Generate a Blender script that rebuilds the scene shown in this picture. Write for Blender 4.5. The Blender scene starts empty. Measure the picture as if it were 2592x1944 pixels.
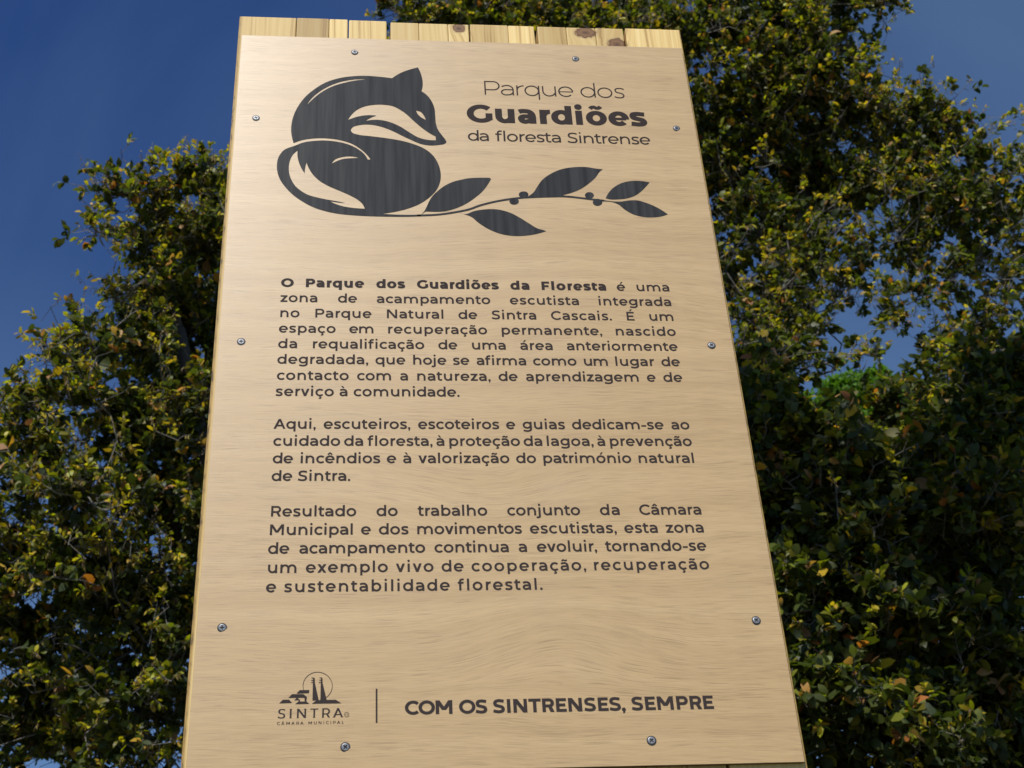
import bpy, bmesh, math, random
import numpy as np
from mathutils import Vector, Matrix
from mathutils.geometry import delaunay_2d_cdt

# ------------------------------------------------------------------ camera, sky, sun, exposure
scene = bpy.context.scene
COL = scene.collection
R = math.radians
EYE = 1.55                                    # camera height, metres
YAW, PITCH, ROLL = 0.12396619, 0.59118895, -0.06439222
fwd = Vector((math.sin(YAW)*math.cos(PITCH), math.cos(YAW)*math.cos(PITCH), math.sin(PITCH)))
rt = Vector((math.cos(YAW), -math.sin(YAW), 0)); up = rt.cross(fwd)
rt2 = rt*math.cos(ROLL) + up*math.sin(ROLL); up2 = -rt*math.sin(ROLL) + up*math.cos(ROLL)
cd = bpy.data.cameras.new('camera'); cam = bpy.data.objects.new('camera', cd); COL.objects.link(cam)
M3 = Matrix((rt2, up2, -fwd)).transposed()
cam.matrix_world = Matrix.Translation((0, 0, EYE)) @ M3.to_4x4()
cd.sensor_fit = 'HORIZONTAL'; cd.sensor_width = 36.0
cd.lens = 36.0*3588.75/2592.0
cd.clip_start = 0.05; cd.clip_end = 2000
cd.dof.use_dof = True; cd.dof.focus_distance = 1.75; cd.dof.aperture_fstop = 18
scene.camera = cam

SUN_EL, SUN_AZ = R(52), R(180+24)             # behind the photographer, a little to the left
sdir = Vector((math.sin(SUN_AZ)*math.cos(SUN_EL), math.cos(SUN_AZ)*math.cos(SUN_EL), math.sin(SUN_EL)))
w = bpy.data.worlds.new('World'); scene.world = w; w.use_nodes = True
nt = w.node_tree; bg = nt.nodes['Background']
sky = nt.nodes.new('ShaderNodeTexSky'); sky.sky_type = 'NISHITA'; sky.sun_disc = False
sky.sun_elevation = SUN_EL; sky.sun_rotation = SUN_AZ
sky.altitude = 300; sky.air_density = 1.0; sky.dust_density = 0.3; sky.ozone_density = 3.0
# clear deep blue with a little thin high cloud, paler to the right
tc = nt.nodes.new('ShaderNodeTexCoord'); sx = nt.nodes.new('ShaderNodeSeparateXYZ'); nt.links.new(tc.outputs['Generated'], sx.inputs[0])
tint = nt.nodes.new('ShaderNodeMix'); tint.data_type = 'RGBA'; tint.blend_type = 'MULTIPLY'; tint.inputs[0].default_value = 1
nt.links.new(sky.outputs[0], tint.inputs[6]); tint.inputs[7].default_value = (.45, .80, 1.48, 1)
cn = nt.nodes.new('ShaderNodeTexNoise'); cn.inputs['Scale'].default_value = 2.3; cn.inputs['Detail'].default_value = 5; cn.inputs['Distortion'].default_value = .8
nt.links.new(tc.outputs['Generated'], cn.inputs['Vector'])
def wm(op, a, b):
    n = nt.nodes.new('ShaderNodeMath'); n.operation = op; n.use_clamp = op == 'MULTIPLY'
    for i, v in enumerate((a, b)):
        if hasattr(v, 'is_output'): nt.links.new(v, n.inputs[i])
        else: n.inputs[i].default_value = v
    return n.outputs[0]
veil = wm('MULTIPLY', wm('ADD', wm('MULTIPLY', wm('SUBTRACT', cn.outputs['Fac'], .38), 1.7), wm('MULTIPLY', wm('ADD', sx.outputs[0], .10), 1.15)), .11)
low = wm('MULTIPLY', wm('SUBTRACT', .62, sx.outputs[2]), .55)
veil = wm('ADD', veil, low)
cl = nt.nodes.new('ShaderNodeMix'); cl.data_type = 'RGBA'
nt.links.new(veil, cl.inputs[0]); nt.links.new(tint.outputs[2], cl.inputs[6]); cl.inputs[7].default_value = (8.6, 13.4, 16.4, 1)
nt.links.new(cl.outputs[2], bg.inputs[0]); bg.inputs[1].default_value = 0.053
sl = bpy.data.lights.new('sun', 'SUN'); sl.energy = 5.0; sl.angle = R(0.53); sl.color = (1, .97, .93)
so = bpy.data.objects.new('sun', sl); COL.objects.link(so)
so.rotation_euler = sdir.to_track_quat('Z', 'Y').to_euler()
scene.view_settings.view_transform = 'Standard'; scene.view_settings.look = 'None'
scene.view_settings.exposure = 0.02; scene.view_settings.gamma = 1
scene.render.engine = 'CYCLES'
scene.cycles.max_bounces = 6; scene.cycles.diffuse_bounces = 3; scene.cycles.glossy_bounces = 3
scene.cycles.transmission_bounces = 3

# ------------------------------------------------------------------ helpers
def tag(o, label=None, cat=None, group=None, kind=None):
    for k, v in (('label', label), ('category', cat), ('group', group), ('kind', kind)):
        if v: o[k] = v
    return o

def empty(name, loc=(0, 0, 0)):
    o = bpy.data.objects.new(name, None); COL.objects.link(o); o.location = loc; o.empty_display_size = .2
    return o

def link(name, me, mat=None, parent=None):
    o = bpy.data.objects.new(name, me); COL.objects.link(o)
    for m in (mat if isinstance(mat, (list, tuple)) else [mat]):
        if m: me.materials.append(m)
    if parent: o.parent = parent
    return o

def from_bm(name, bm, mat=None, parent=None, smooth=False):
    me = bpy.data.meshes.new(name); bm.normal_update(); bm.to_mesh(me); bm.free()
    if smooth: me.shade_smooth()
    return link(name, me, mat, parent)

class Nodes:
    """small shorthand for building node materials"""
    def __init__(s, name):
        s.m = bpy.data.materials.new(name); s.m.use_nodes = True
        s.t = s.m.node_tree; s.p = s.t.nodes['Principled BSDF']; s.out = s.t.nodes['Material Output']
    def put(s, sock, v):
        if hasattr(v, 'is_output'): s.t.links.new(v, sock)
        elif v is not None: sock.default_value = v
    def math(s, op, a, b=None, c=None, clamp=False):
        n = s.t.nodes.new('ShaderNodeMath'); n.operation = op; n.use_clamp = clamp
        for i, v in enumerate((a, b, c)): s.put(n.inputs[i], v)
        return n.outputs[0]
    def noise(s, vec, scale=1, detail=2, rough=.5, dist=0):
        n = s.t.nodes.new('ShaderNodeTexNoise'); s.put(n.inputs['Vector'], vec)
        n.inputs['Scale'].default_value = scale; n.inputs['Detail'].default_value = detail
        n.inputs['Roughness'].default_value = rough; n.inputs['Distortion'].default_value = dist
        return n.outputs['Fac']
    def xyz(s, x, y, z):
        n = s.t.nodes.new('ShaderNodeCombineXYZ')
        for i, v in enumerate((x, y, z)): s.put(n.inputs[i], v)
        return n.outputs[0]
    def coords(s, which='Object'):
        n = s.t.nodes.new('ShaderNodeTexCoord'); q = s.t.nodes.new('ShaderNodeSeparateXYZ')
        s.t.links.new(n.outputs[which], q.inputs[0]); return n.outputs[which], q.outputs[0], q.outputs[1], q.outputs[2]
    def ramp(s, fac, stops, interp='LINEAR'):
        n = s.t.nodes.new('ShaderNodeValToRGB'); s.put(n.inputs[0], fac); e = n.color_ramp.elements
        n.color_ramp.interpolation = interp
        while len(e) < len(stops): e.new(.5)
        for k, (p, c) in zip(e, stops): k.position = p; k.color = (*c, 1) if len(c) == 3 else c
        return n.outputs[0]
    def mix(s, f, a, b, kind='MIX'):
        n = s.t.nodes.new('ShaderNodeMix'); n.data_type = 'RGBA'; n.blend_type = kind
        s.put(n.inputs[0], f)
        for i, v in ((6, a), (7, b)):
            if isinstance(v, tuple): v = (*v, 1) if len(v) == 3 else v
            s.put(n.inputs[i], v)
        return n.outputs[2]
    def attr(s, name):
        n = s.t.nodes.new('ShaderNodeAttribute'); n.attribute_name = name; return n.outputs['Color']
    def bump(s, h, strength, dist):
        n = s.t.nodes.new('ShaderNodeBump'); s.put(n.inputs['Height'], h)
        n.inputs['Strength'].default_value = strength; n.inputs['Distance'].default_value = dist
        s.t.links.new(n.outputs[0], s.p.inputs['Normal'])
    def set(s, **k):
        for n, v in k.items():
            n = {'color': 'Base Color', 'rough': 'Roughness', 'metal': 'Metallic', 'spec': 'Specular IOR Level'}.get(n, n)
            if isinstance(v, tuple) and len(v) == 3: v = (*v, 1)
            s.put(s.p.inputs[n], v)
        return s

# ------------------------------------------------------------------ materials
def mat_oak():
    n = Nodes('oak_laminate'); v, x, y, z = n.coords()
    m = n.math
    # broad cathedral figures and slow waves bend the grain lines
    def bell(c, wd, h, zc, zw):
        a = m('MULTIPLY', m('SUBTRACT', x, c), 1/wd); b = m('MULTIPLY', m('SUBTRACT', z, zc), 1/zw)
        e = m('POWER', 2.718, m('MULTIPLY', m('ADD', m('MULTIPLY', a, a), m('MULTIPLY', b, b)), -1.0))
        return m('MULTIPLY', e, h)
    w1 = m('MULTIPLY', m('SUBTRACT', n.noise(n.xyz(m('MULTIPLY', x, 2.2), 0.0, m('MULTIPLY', z, 5.0)), 1, 2), .5), .050)
    w2 = m('MULTIPLY', m('SUBTRACT', n.noise(n.xyz(m('MULTIPLY', x, 14.0), 3.0, m('MULTIPLY', z, 30.0)), 1, 2), .5), .0045)
    zz = m('ADD', m('ADD', z, w1), w2)
    for b in ((.37, .085, .030, .135, .05), (.30, .10, -.020, .31, .05), (.44, .14, .022, .56, .07), (.16, .12, -.015, .73, .06)):
        zz = m('SUBTRACT', zz, bell(*b))
    band = n.noise(n.xyz(m('MULTIPLY', x, .9), 7.0, m('MULTIPLY', zz, 46.0)), 1, 4, .6)
    fine = n.noise(n.xyz(m('MULTIPLY', x, 30.0), 1.0, m('MULTIPLY', zz, 1200.0)), 1, 2, .6)
    tone = n.ramp(band, [(.25, (.465, .310, .138)), (.5, (.535, .364, .170)), (.72, (.592, .416, .203))])
    tone = n.mix(m('MULTIPLY', m('SUBTRACT', fine, .40, clamp=True), 1.9), tone, (.40, .255, .115))
    pore = n.noise(n.xyz(m('MULTIPLY', x, 24.0), 5.0, m('MULTIPLY', zz, 1750.0)), 1, 1, .5)
    area = n.noise(n.xyz(m('MULTIPLY', x, 5.0), 9.0, m('MULTIPLY', zz, 70.0)), 1, 2, .5)
    th = m('SUBTRACT', pore, m('SUBTRACT', .735, m('MULTIPLY', area, .34)))
    pm = m('MULTIPLY', th, 14.0, clamp=True)
    col = n.mix(m('MULTIPLY', pm, .52), tone, (.265, .160, .066))
    n.set(color=col, rough=m('ADD', .40, m('MULTIPLY', fine, .06)), spec=.68)
    n.p.inputs['Coat Weight'].default_value = 0.0; n.p.inputs['Coat Roughness'].default_value = .42
    # faint handling marks and dust
    sm = n.noise(n.xyz(m('MULTIPLY', x, 9.0), 2.0, m('MULTIPLY', z, 7.0)), 1, 4, .65)
    col = n.mix(n.ramp(sm, [(.50, (0, 0, 0)), (.72, (.16, .16, .16))]), col, (.40, .30, .19))
    n.set(color=col)
    h = m('SUBTRACT', m('MULTIPLY', fine, .35), pm)
    n.bump(h, .12, .0004)
    return n.m

def mat_print():
    n = Nodes('print_ink'); v, x, y, z = n.coords()
    n.set(color=n.mix(n.noise(v, 900, 2), (.042, .030, .023), (.054, .040, .032)), rough=.19, spec=.26)
    h = n.noise(n.xyz(m_(n, x, 16), 1.0, m_(n, z, 650)), 1, 2)
    n.bump(h, .03, .0002)
    return n.m
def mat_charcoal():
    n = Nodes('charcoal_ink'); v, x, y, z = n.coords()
    st = n.noise(n.xyz(m_(n, x, 150), 2.0, m_(n, z, 7)), 1, 2)      # reflections in the rippled emblem, painted into its colour as faint streaks
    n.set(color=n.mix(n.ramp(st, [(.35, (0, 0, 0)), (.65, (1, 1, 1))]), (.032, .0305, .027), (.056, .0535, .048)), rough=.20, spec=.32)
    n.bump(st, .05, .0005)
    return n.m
def m_(n, a, k): return n.math('MULTIPLY', a, float(k))

def mat_pine():
    n = Nodes('pine_plank'); v, x, y, z = n.coords(); m = n.math
    st = n.attr('stave')
    q = n.t.nodes.new('ShaderNodeSeparateColor'); n.t.links.new(st, q.inputs[0])
    off = m('MULTIPLY', q.outputs[0], 40.0)
    wv = m('MULTIPLY', n.noise(n.xyz(m('ADD', m('MULTIPLY', x, 20.0), off), 0.0, m('MULTIPLY', z, 4.0)), 1, 2), .012)
    # knots: rings where a branch ran through the stave
    kn = None
    for cx, cz, a, b in ((0.2925, 1.0425, .0085, .0080), (0.4689, 1.0410, .0130, .0095), (0.5108, 1.0194, .0120, .0110), (.0900, .52, .012, .014), (.56, -.6, .012, .014)):
        dx = m('MULTIPLY', m('SUBTRACT', x, cx), 1/a); dz = m('MULTIPLY', m('SUBTRACT', z, cz), 1/b)
        d = m('SQRT', m('ADD', m('MULTIPLY', dx, dx), m('MULTIPLY', dz, dz)))
        kn = d if kn is None else m('MINIMUM', kn, d)
    kn = m('ADD', kn, m('MULTIPLY', m('SUBTRACT', n.noise(v, 160, 3), .5), .9))
    pull = m('MULTIPLY', m('POWER', 2.718, m('MULTIPLY', kn, -.8)), .02)
    g = n.noise(n.xyz(m('ADD', m('MULTIPLY', m('ADD', m('ADD', x, wv), pull), 190.0), off), off, m('MULTIPLY', z, 2.5)), 1, 3, .6)
    col = n.ramp(g, [(.25, (.50, .335, .115)), (.5, (.66, .49, .21)), (.72, (.74, .59, .30))])
    dark = n.ramp(g, [(.33, (1, 1, 1)), (.42, (0, 0, 0))])
    col = n.mix(m('MULTIPLY', dark, .55), col, (.33, .20, .075))
    col = n.mix(1.0, col, n.ramp(q.outputs[1], [(0, (.46, .37, .26)), (1, (1.22, 1.18, 1.08))]), 'MULTIPLY')
    edge = m('MAXIMUM', m('MULTIPLY', m('SUBTRACT', 0.0, m('ADD', x, .0012)), 400.0, clamp=True), m('MULTIPLY', m('SUBTRACT', x, .6006), 500.0, clamp=True))
    spk = n.noise(n.xyz(m('MULTIPLY', x, 300.0), 0.0, m('MULTIPLY', z, 60.0)), 1, 2)
    col = n.mix(m('MULTIPLY', edge, .95), col, n.ramp(spk, [(.34, (.07, .04, .012)), (.44, (.28, .165, .040)), (.6, (.38, .24, .065))]))
    kc = n.ramp(m('MULTIPLY', kn, .5), [(0, (.045, .018, .008)), (.17, (.15, .068, .022)), (.34, (.22, .11, .040)), (.5, (.12, .052, .016)), (.62, (.50, .33, .13)), (1, (.74, .60, .33))])
    kf = n.ramp(m('MULTIPLY', kn, .5), [(.50, (1, 1, 1)), (.80, (0, 0, 0))])
    col = n.mix(kf, col, kc)
    n.set(color=col, rough=.62, spec=.3)
    n.bump(g, .25, .0008)
    return n.m

def mat_simple(name, a, b, scale, rough, metal=0, spec=.5, bump=None):
    n = Nodes(name); v = n.coords()[0]; f = n.noise(v, scale, 3)
    n.set(color=n.mix(f, a, b), rough=rough, metal=metal, spec=spec)
    if bump: n.bump(f, *bump)
    return n.m

def mat_leaf():
    n = Nodes('leaf'); c = n.attr('tint')
    n.set(color=c, rough=.47, spec=.22)
    tr = n.t.nodes.new('ShaderNodeBsdfTranslucent'); ms = n.t.nodes.new('ShaderNodeMixShader')
    n.t.links.new(n.mix(1.0, c, (1.7, 1.8, .5), 'MULTIPLY'), tr.inputs[0])
    ms.inputs[0].default_value = .38
    n.t.links.new(n.p.outputs[0], ms.inputs[1]); n.t.links.new(tr.outputs[0], ms.inputs[2])
    n.t.links.new(ms.outputs[0], n.out.inputs[0])
    return n.m

OAK, INK, PINE = mat_oak(), mat_print(), mat_pine()
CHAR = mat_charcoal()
STEEL = mat_simple('zinc_steel', (.19, .195, .20), (.33, .335, .34), 1400, .50, .6)
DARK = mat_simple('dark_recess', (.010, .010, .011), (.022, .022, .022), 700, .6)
CORE = mat_simple('laminate_core', (.045, .028, .015), (.075, .045, .024), 300, .55)
LEAF = mat_leaf()
BARK = mat_simple('bark', (.040, .034, .028), (.115, .100, .085), 38, .9, 0, .2, (.6, .01))
TWIG = mat_simple('twig_bark', (.10, .088, .072), (.27, .25, .22), 60, .85, 0, .2)
SOIL = mat_simple('dry_ground', (.14, .11, .07), (.085, .10, .045), 3.0, .95, 0, .1)

# ------------------------------------------------------------------ ground
bm = bmesh.new()
N = 60; ext = 600.0
def gpos(i): t = (i/N-.5)*2; return math.copysign(abs(t)**3, t)*ext
grid = [[bm.verts.new((gpos(i), gpos(j), 0 if (abs(gpos(i)) < 4 and abs(gpos(j)) < 8) else .12*math.sin(gpos(i)*.7)*math.cos(gpos(j)*.5)-.12)) for i in range(N+1)] for j in range(N+1)]
for j in range(N):
    for i in range(N): bm.faces.new((grid[j][i], grid[j][i+1], grid[j+1][i+1], grid[j+1][i]))
tag(from_bm('ground', bm, SOIL, smooth=True), 'bare dry ground under the sign and the oaks', 'ground', kind='structure')

# ------------------------------------------------------------------ the sign: three planks, laminate panel, screws
# sign coordinates: x from the panel's left edge, z from its lower edge, y = 0 on the panel's face (metres)
PX, PY, PZ = -0.16736, 1.33532, EYE + 0.45501
SIGN = empty('information_sign', (PX, PY, PZ))
tag(SIGN, 'tall plank sign faced with an oak-look panel of black lettering and a curled fox', 'sign')
PT = .004                                    # panel thickness
def bevel_box(bm, x0, x1, y0, y1, z0, z1, b=0.0):
    r = bmesh.ops.create_cube(bm, size=1)
    vs = r['verts']
    for v in vs: v.co = Vector((x0 if v.co.x < 0 else x1, y0 if v.co.y < 0 else y1, z0 if v.co.z < 0 else z1))
    if b:
        es = list({e for v in vs for e in v.link_edges})
        r2 = bmesh.ops.bevel(bm, geom=es, offset=b, segments=2, affect='EDGES', profile=.6)
        return list({f for f in r2['faces']} | {f for v in r2['verts'] for f in v.link_faces})
    return list({f for v in vs for f in v.link_faces})

bm = bmesh.new(); bevel_box(bm, 0, .6, 0, PT, 0, 1.0108, .0004)
for f in bm.faces:
    f.material_index = 0 if f.normal.y < -.9 else 1
PANEL = from_bm('front_panel', bm, [OAK, CORE], SIGN)

rng = random.Random(4)
planks = [  # stave edges in mm with the top height of each
    [(-5, 71.5, 1048.2, .35, .70), (71.9, 115.5, 1048.6, .10, .30), (115.8, 140.6, 1048.4, .92, .95), (142.4, 193.4, 1047.2, .60, .85)],
    [(198.6, 237.2, 1045.4, .15, .60), (237.4, 277.2, 1045.4, .45, .70), (277.5, 305.6, 1045.8, .80, .80), (307.6, 360, 1046.8, .25, .55), (360.2, 396.2, 1046.5, .97, 1.0)],
    [(400.8, 440.8, 1046.2, .55, .45), (441.1, 481.6, 1046.4, .33, .62), (481.9, 520.8, 1046.8, .72, .55), (524.0, 602.2, 1048, .85, .92)]]
bx = lambda x: (x/1000-.16736)*(1+PT/PY)+.16736     # measured on the panel's plane, moved back to the planks' face
bz = lambda z: (z/1000+.45501)*(1+PT/PY)-.45501
for pl in planks:
    bm = bmesh.new(); lay = bm.faces.layers.float_color.new('stave')
    for k, (a, b, t, s, br) in enumerate(pl):
        dy = rng.uniform(0, .0006)
        fs = bevel_box(bm, bx(a), bx(b), PT+.0003+dy, PT+.040-dy, -PZ, bz(t), .0016)
        for f in fs: f[lay] = (s, br, 0, 1)
    bmx = from_bm('plank', bm, PINE, SIGN)

def screw(x, z, ang, bright):
    bm = bmesh.new(); S = 28
    prof = [(.0049, -.00006, 1), (.0049, -.0003, 1), (.0040, -.00032, 1), (.0038, -.0005, 0), (.0034, -.00075, 0), (.0031, -.00082, 0)]
    rings = [[bm.verts.new((r*math.cos(2*math.pi*i/S), y, r*math.sin(2*math.pi*i/S))) for i in range(S)] for r, y, _ in prof]
    for k in range(len(rings)-1):
        for i in range(S):
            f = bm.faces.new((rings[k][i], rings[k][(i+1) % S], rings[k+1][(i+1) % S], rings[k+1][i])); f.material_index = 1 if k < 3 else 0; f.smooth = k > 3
    # flat of the head with a sunk cross
    cx = []
    for q in range(4):
        for (u, v_) in ((.0024, -.00050), (.0024, .00050), (.00070, .00070)):
            a = q*math.pi/2+ang; cx.append((u*math.cos(a)-v_*math.sin(a), u*math.sin(a)+v_*math.cos(a)))
    V2, F2 = union([[(1000*.0031*math.cos(2*math.pi*i/S), 1000*.0031*math.sin(2*math.pi*i/S)) for i in range(S)]], [[(1000*a, 1000*b) for a, b in cx]])
    fv = [bm.verts.new((a/1000, -.00082, b/1000)) for a, b in V2]
    for f in F2: bm.faces.new([fv[k] for k in f])
    top = [bm.verts.new((p[0], -.00082, p[1])) for p in cx]
    bot = [bm.verts.new((p[0]*.85, -.0003, p[1]*.85)) for p in cx]
    c = bm.verts.new((0, -.0002, 0))
    for i in range(12):
        j = (i+1) % 12
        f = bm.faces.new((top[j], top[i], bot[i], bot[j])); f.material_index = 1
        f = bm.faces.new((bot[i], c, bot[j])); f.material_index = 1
    bmesh.ops.recalc_face_normals(bm, faces=bm.faces)
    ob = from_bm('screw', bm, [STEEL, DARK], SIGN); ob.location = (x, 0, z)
    ob.rotation_euler = (rng.uniform(-.09, .09)+bright, 0, rng.uniform(-.07, .07))
    return ob

# ------------------------------------------------------------------ lettering: a geometric sans drawn with an elliptical pen
def cr(pts, closed=False, sub=6):
    """Catmull-Rom through points; a third value of 1 marks a corner"""
    n = len(pts); out = []
    P = [np.array(p[:2], float) for p in pts]; C = [len(p) > 2 for p in pts]
    for i in range(n if closed else n-1):
        a, b = P[i], P[(i+1) % n]
        pa = P[i-1] if (closed or i > 0) else a; pb = P[(i+2) % n] if (closed or i+2 < n) else b
        L = np.linalg.norm(b-a)
        def tan(p0, p1, p2):
            l0, l1 = np.linalg.norm(p1-p0), np.linalg.norm(p2-p1)
            if l0 < 1e-9 or l1 < 1e-9: return (p2-p0)*.5
            d = (p1-p0)/l0*l1 + (p2-p1)/l1*l0
            return d/(l0+l1)*L
        ta = (b-a) if C[i] else tan(pa, a, b)
        tb = (b-a) if C[(i+1) % n] else tan(a, b, pb)
        if C[i] and C[(i+1) % n]: out.append(a); continue
        if C[i]: ta = 1.5*(b-a)-.5*tb
        if C[(i+1) % n]: tb = 1.5*(b-a)-.5*ta
        for t in np.linspace(0, 1, sub, endpoint=False):
            t2, t3 = t*t, t*t*t
            out.append((2*t3-3*t2+1)*a + (t3-2*t2+t)*ta + (-2*t3+3*t2)*b + (t3-t2)*tb)
    if not closed: out.append(P[-1])
    return [tuple(p) for p in out]

def ccw(p):
    s = sum(p[i][0]*p[(i+1) % len(p)][1]-p[(i+1) % len(p)][0]*p[i][1] for i in range(len(p)))
    return p if s > 0 else p[::-1]

def union(polys, holes=(), eps=1e-4):
    """union of overlapping polygons as one clean triangulation"""
    vs, fs = [], []
    allp = [ccw(list(p)) for p in polys] + [ccw(list(p)) for p in holes]
    for p in allp:
        fs.append(list(range(len(vs), len(vs)+len(p)))); vs += [Vector((float(a), float(b))) for a, b in p]
    V, E_, F, ov, oe, of = delaunay_2d_cdt(vs, [], fs, 0, eps)
    cen = np.array([[sum(V[i].x for i in f)/3, sum(V[i].y for i in f)/3] for f in F])
    def inside(p):                              # even-odd test of every triangle centre
        x, y = cen[:, 0], cen[:, 1]; r = np.zeros(len(cen), bool); q = np.array(p, float)
        for (xa, ya), (xb, yb) in zip(q, np.roll(q, -1, axis=0)):
            if ya == yb: continue
            r ^= ((ya > y) != (yb > y)) & (x < (xb-xa)*(y-ya)/(yb-ya)+xa)
        return r
    keep = np.zeros(len(cen), bool)
    for p in polys: keep |= inside(p)
    for p in holes: keep &= ~inside(p)
    return [(v.x, v.y) for v in V], [f for f, k in zip(F, keep) if k]

for i, (x, z) in enumerate(((150.7, 984), (449.7, 983), (25.9, 858), (574.2, 857), (25.6, 504.8), (574, 505), (25.3, 151), (574.2, 151.8), (149.6, 24.9), (449.2, 25))):
    screw(x/1000, z/1000, rng.uniform(0, 1.5), 0)

def pen(path, w_, h_, closed=False):
    p = [np.array(q, float) for q in path]; q_ = []
    for a in p:
        if not q_ or np.linalg.norm(a-q_[-1]) > .5: q_.append(a)
    p = q_
    if closed and np.linalg.norm(p[0]-p[-1]) < .5: p = p[:-1]
    n = len(p); off = []
    for i in range(n):
        d0 = p[i]-p[i-1] if (closed or i > 0) else p[1]-p[0]
        d1 = p[(i+1) % n]-p[i] if (closed or i < n-1) else p[-1]-p[-2]
        d0 = d0/np.linalg.norm(d0); d1 = d1/np.linalg.norm(d1)
        t = d0+d1; t /= max(np.linalg.norm(t), 1e-6); nn = np.array((-t[1], t[0]))
        k = .5*math.hypot(w_*nn[0], h_*nn[1])/max(.5, abs(t@d1))
        off.append((p[i]+nn*k, p[i]-nn*k))
    out = []
    for i in range(n if closed else n-1):
        a, b = off[i], off[(i+1) % n]
        out.append([tuple(a[0]), tuple(a[1]), tuple(b[1]), tuple(b[0])])
    return out

def arc(cx, cy, rx, ry, a0, a1, n=None):
    n = n or max(4, int(abs(a1-a0)/9))
    return [(cx+rx*math.cos(R(a0+(a1-a0)*i/n)), cy+ry*math.sin(R(a0+(a1-a0)*i/n))) for i in range(n+1)]
def box(x0, y0, x1, y1): return [[(x0, y0), (x1, y0), (x1, y1), (x0, y1)]]
def slant(xa, ya, xb, yb, wx): return [[(xa-wx/2, ya), (xa+wx/2, ya), (xb+wx/2, yb), (xb-wx/2, yb)]]
def disc(cx, cy, r): return [arc(cx, cy, r, r, 0, 342, 19)]

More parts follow.
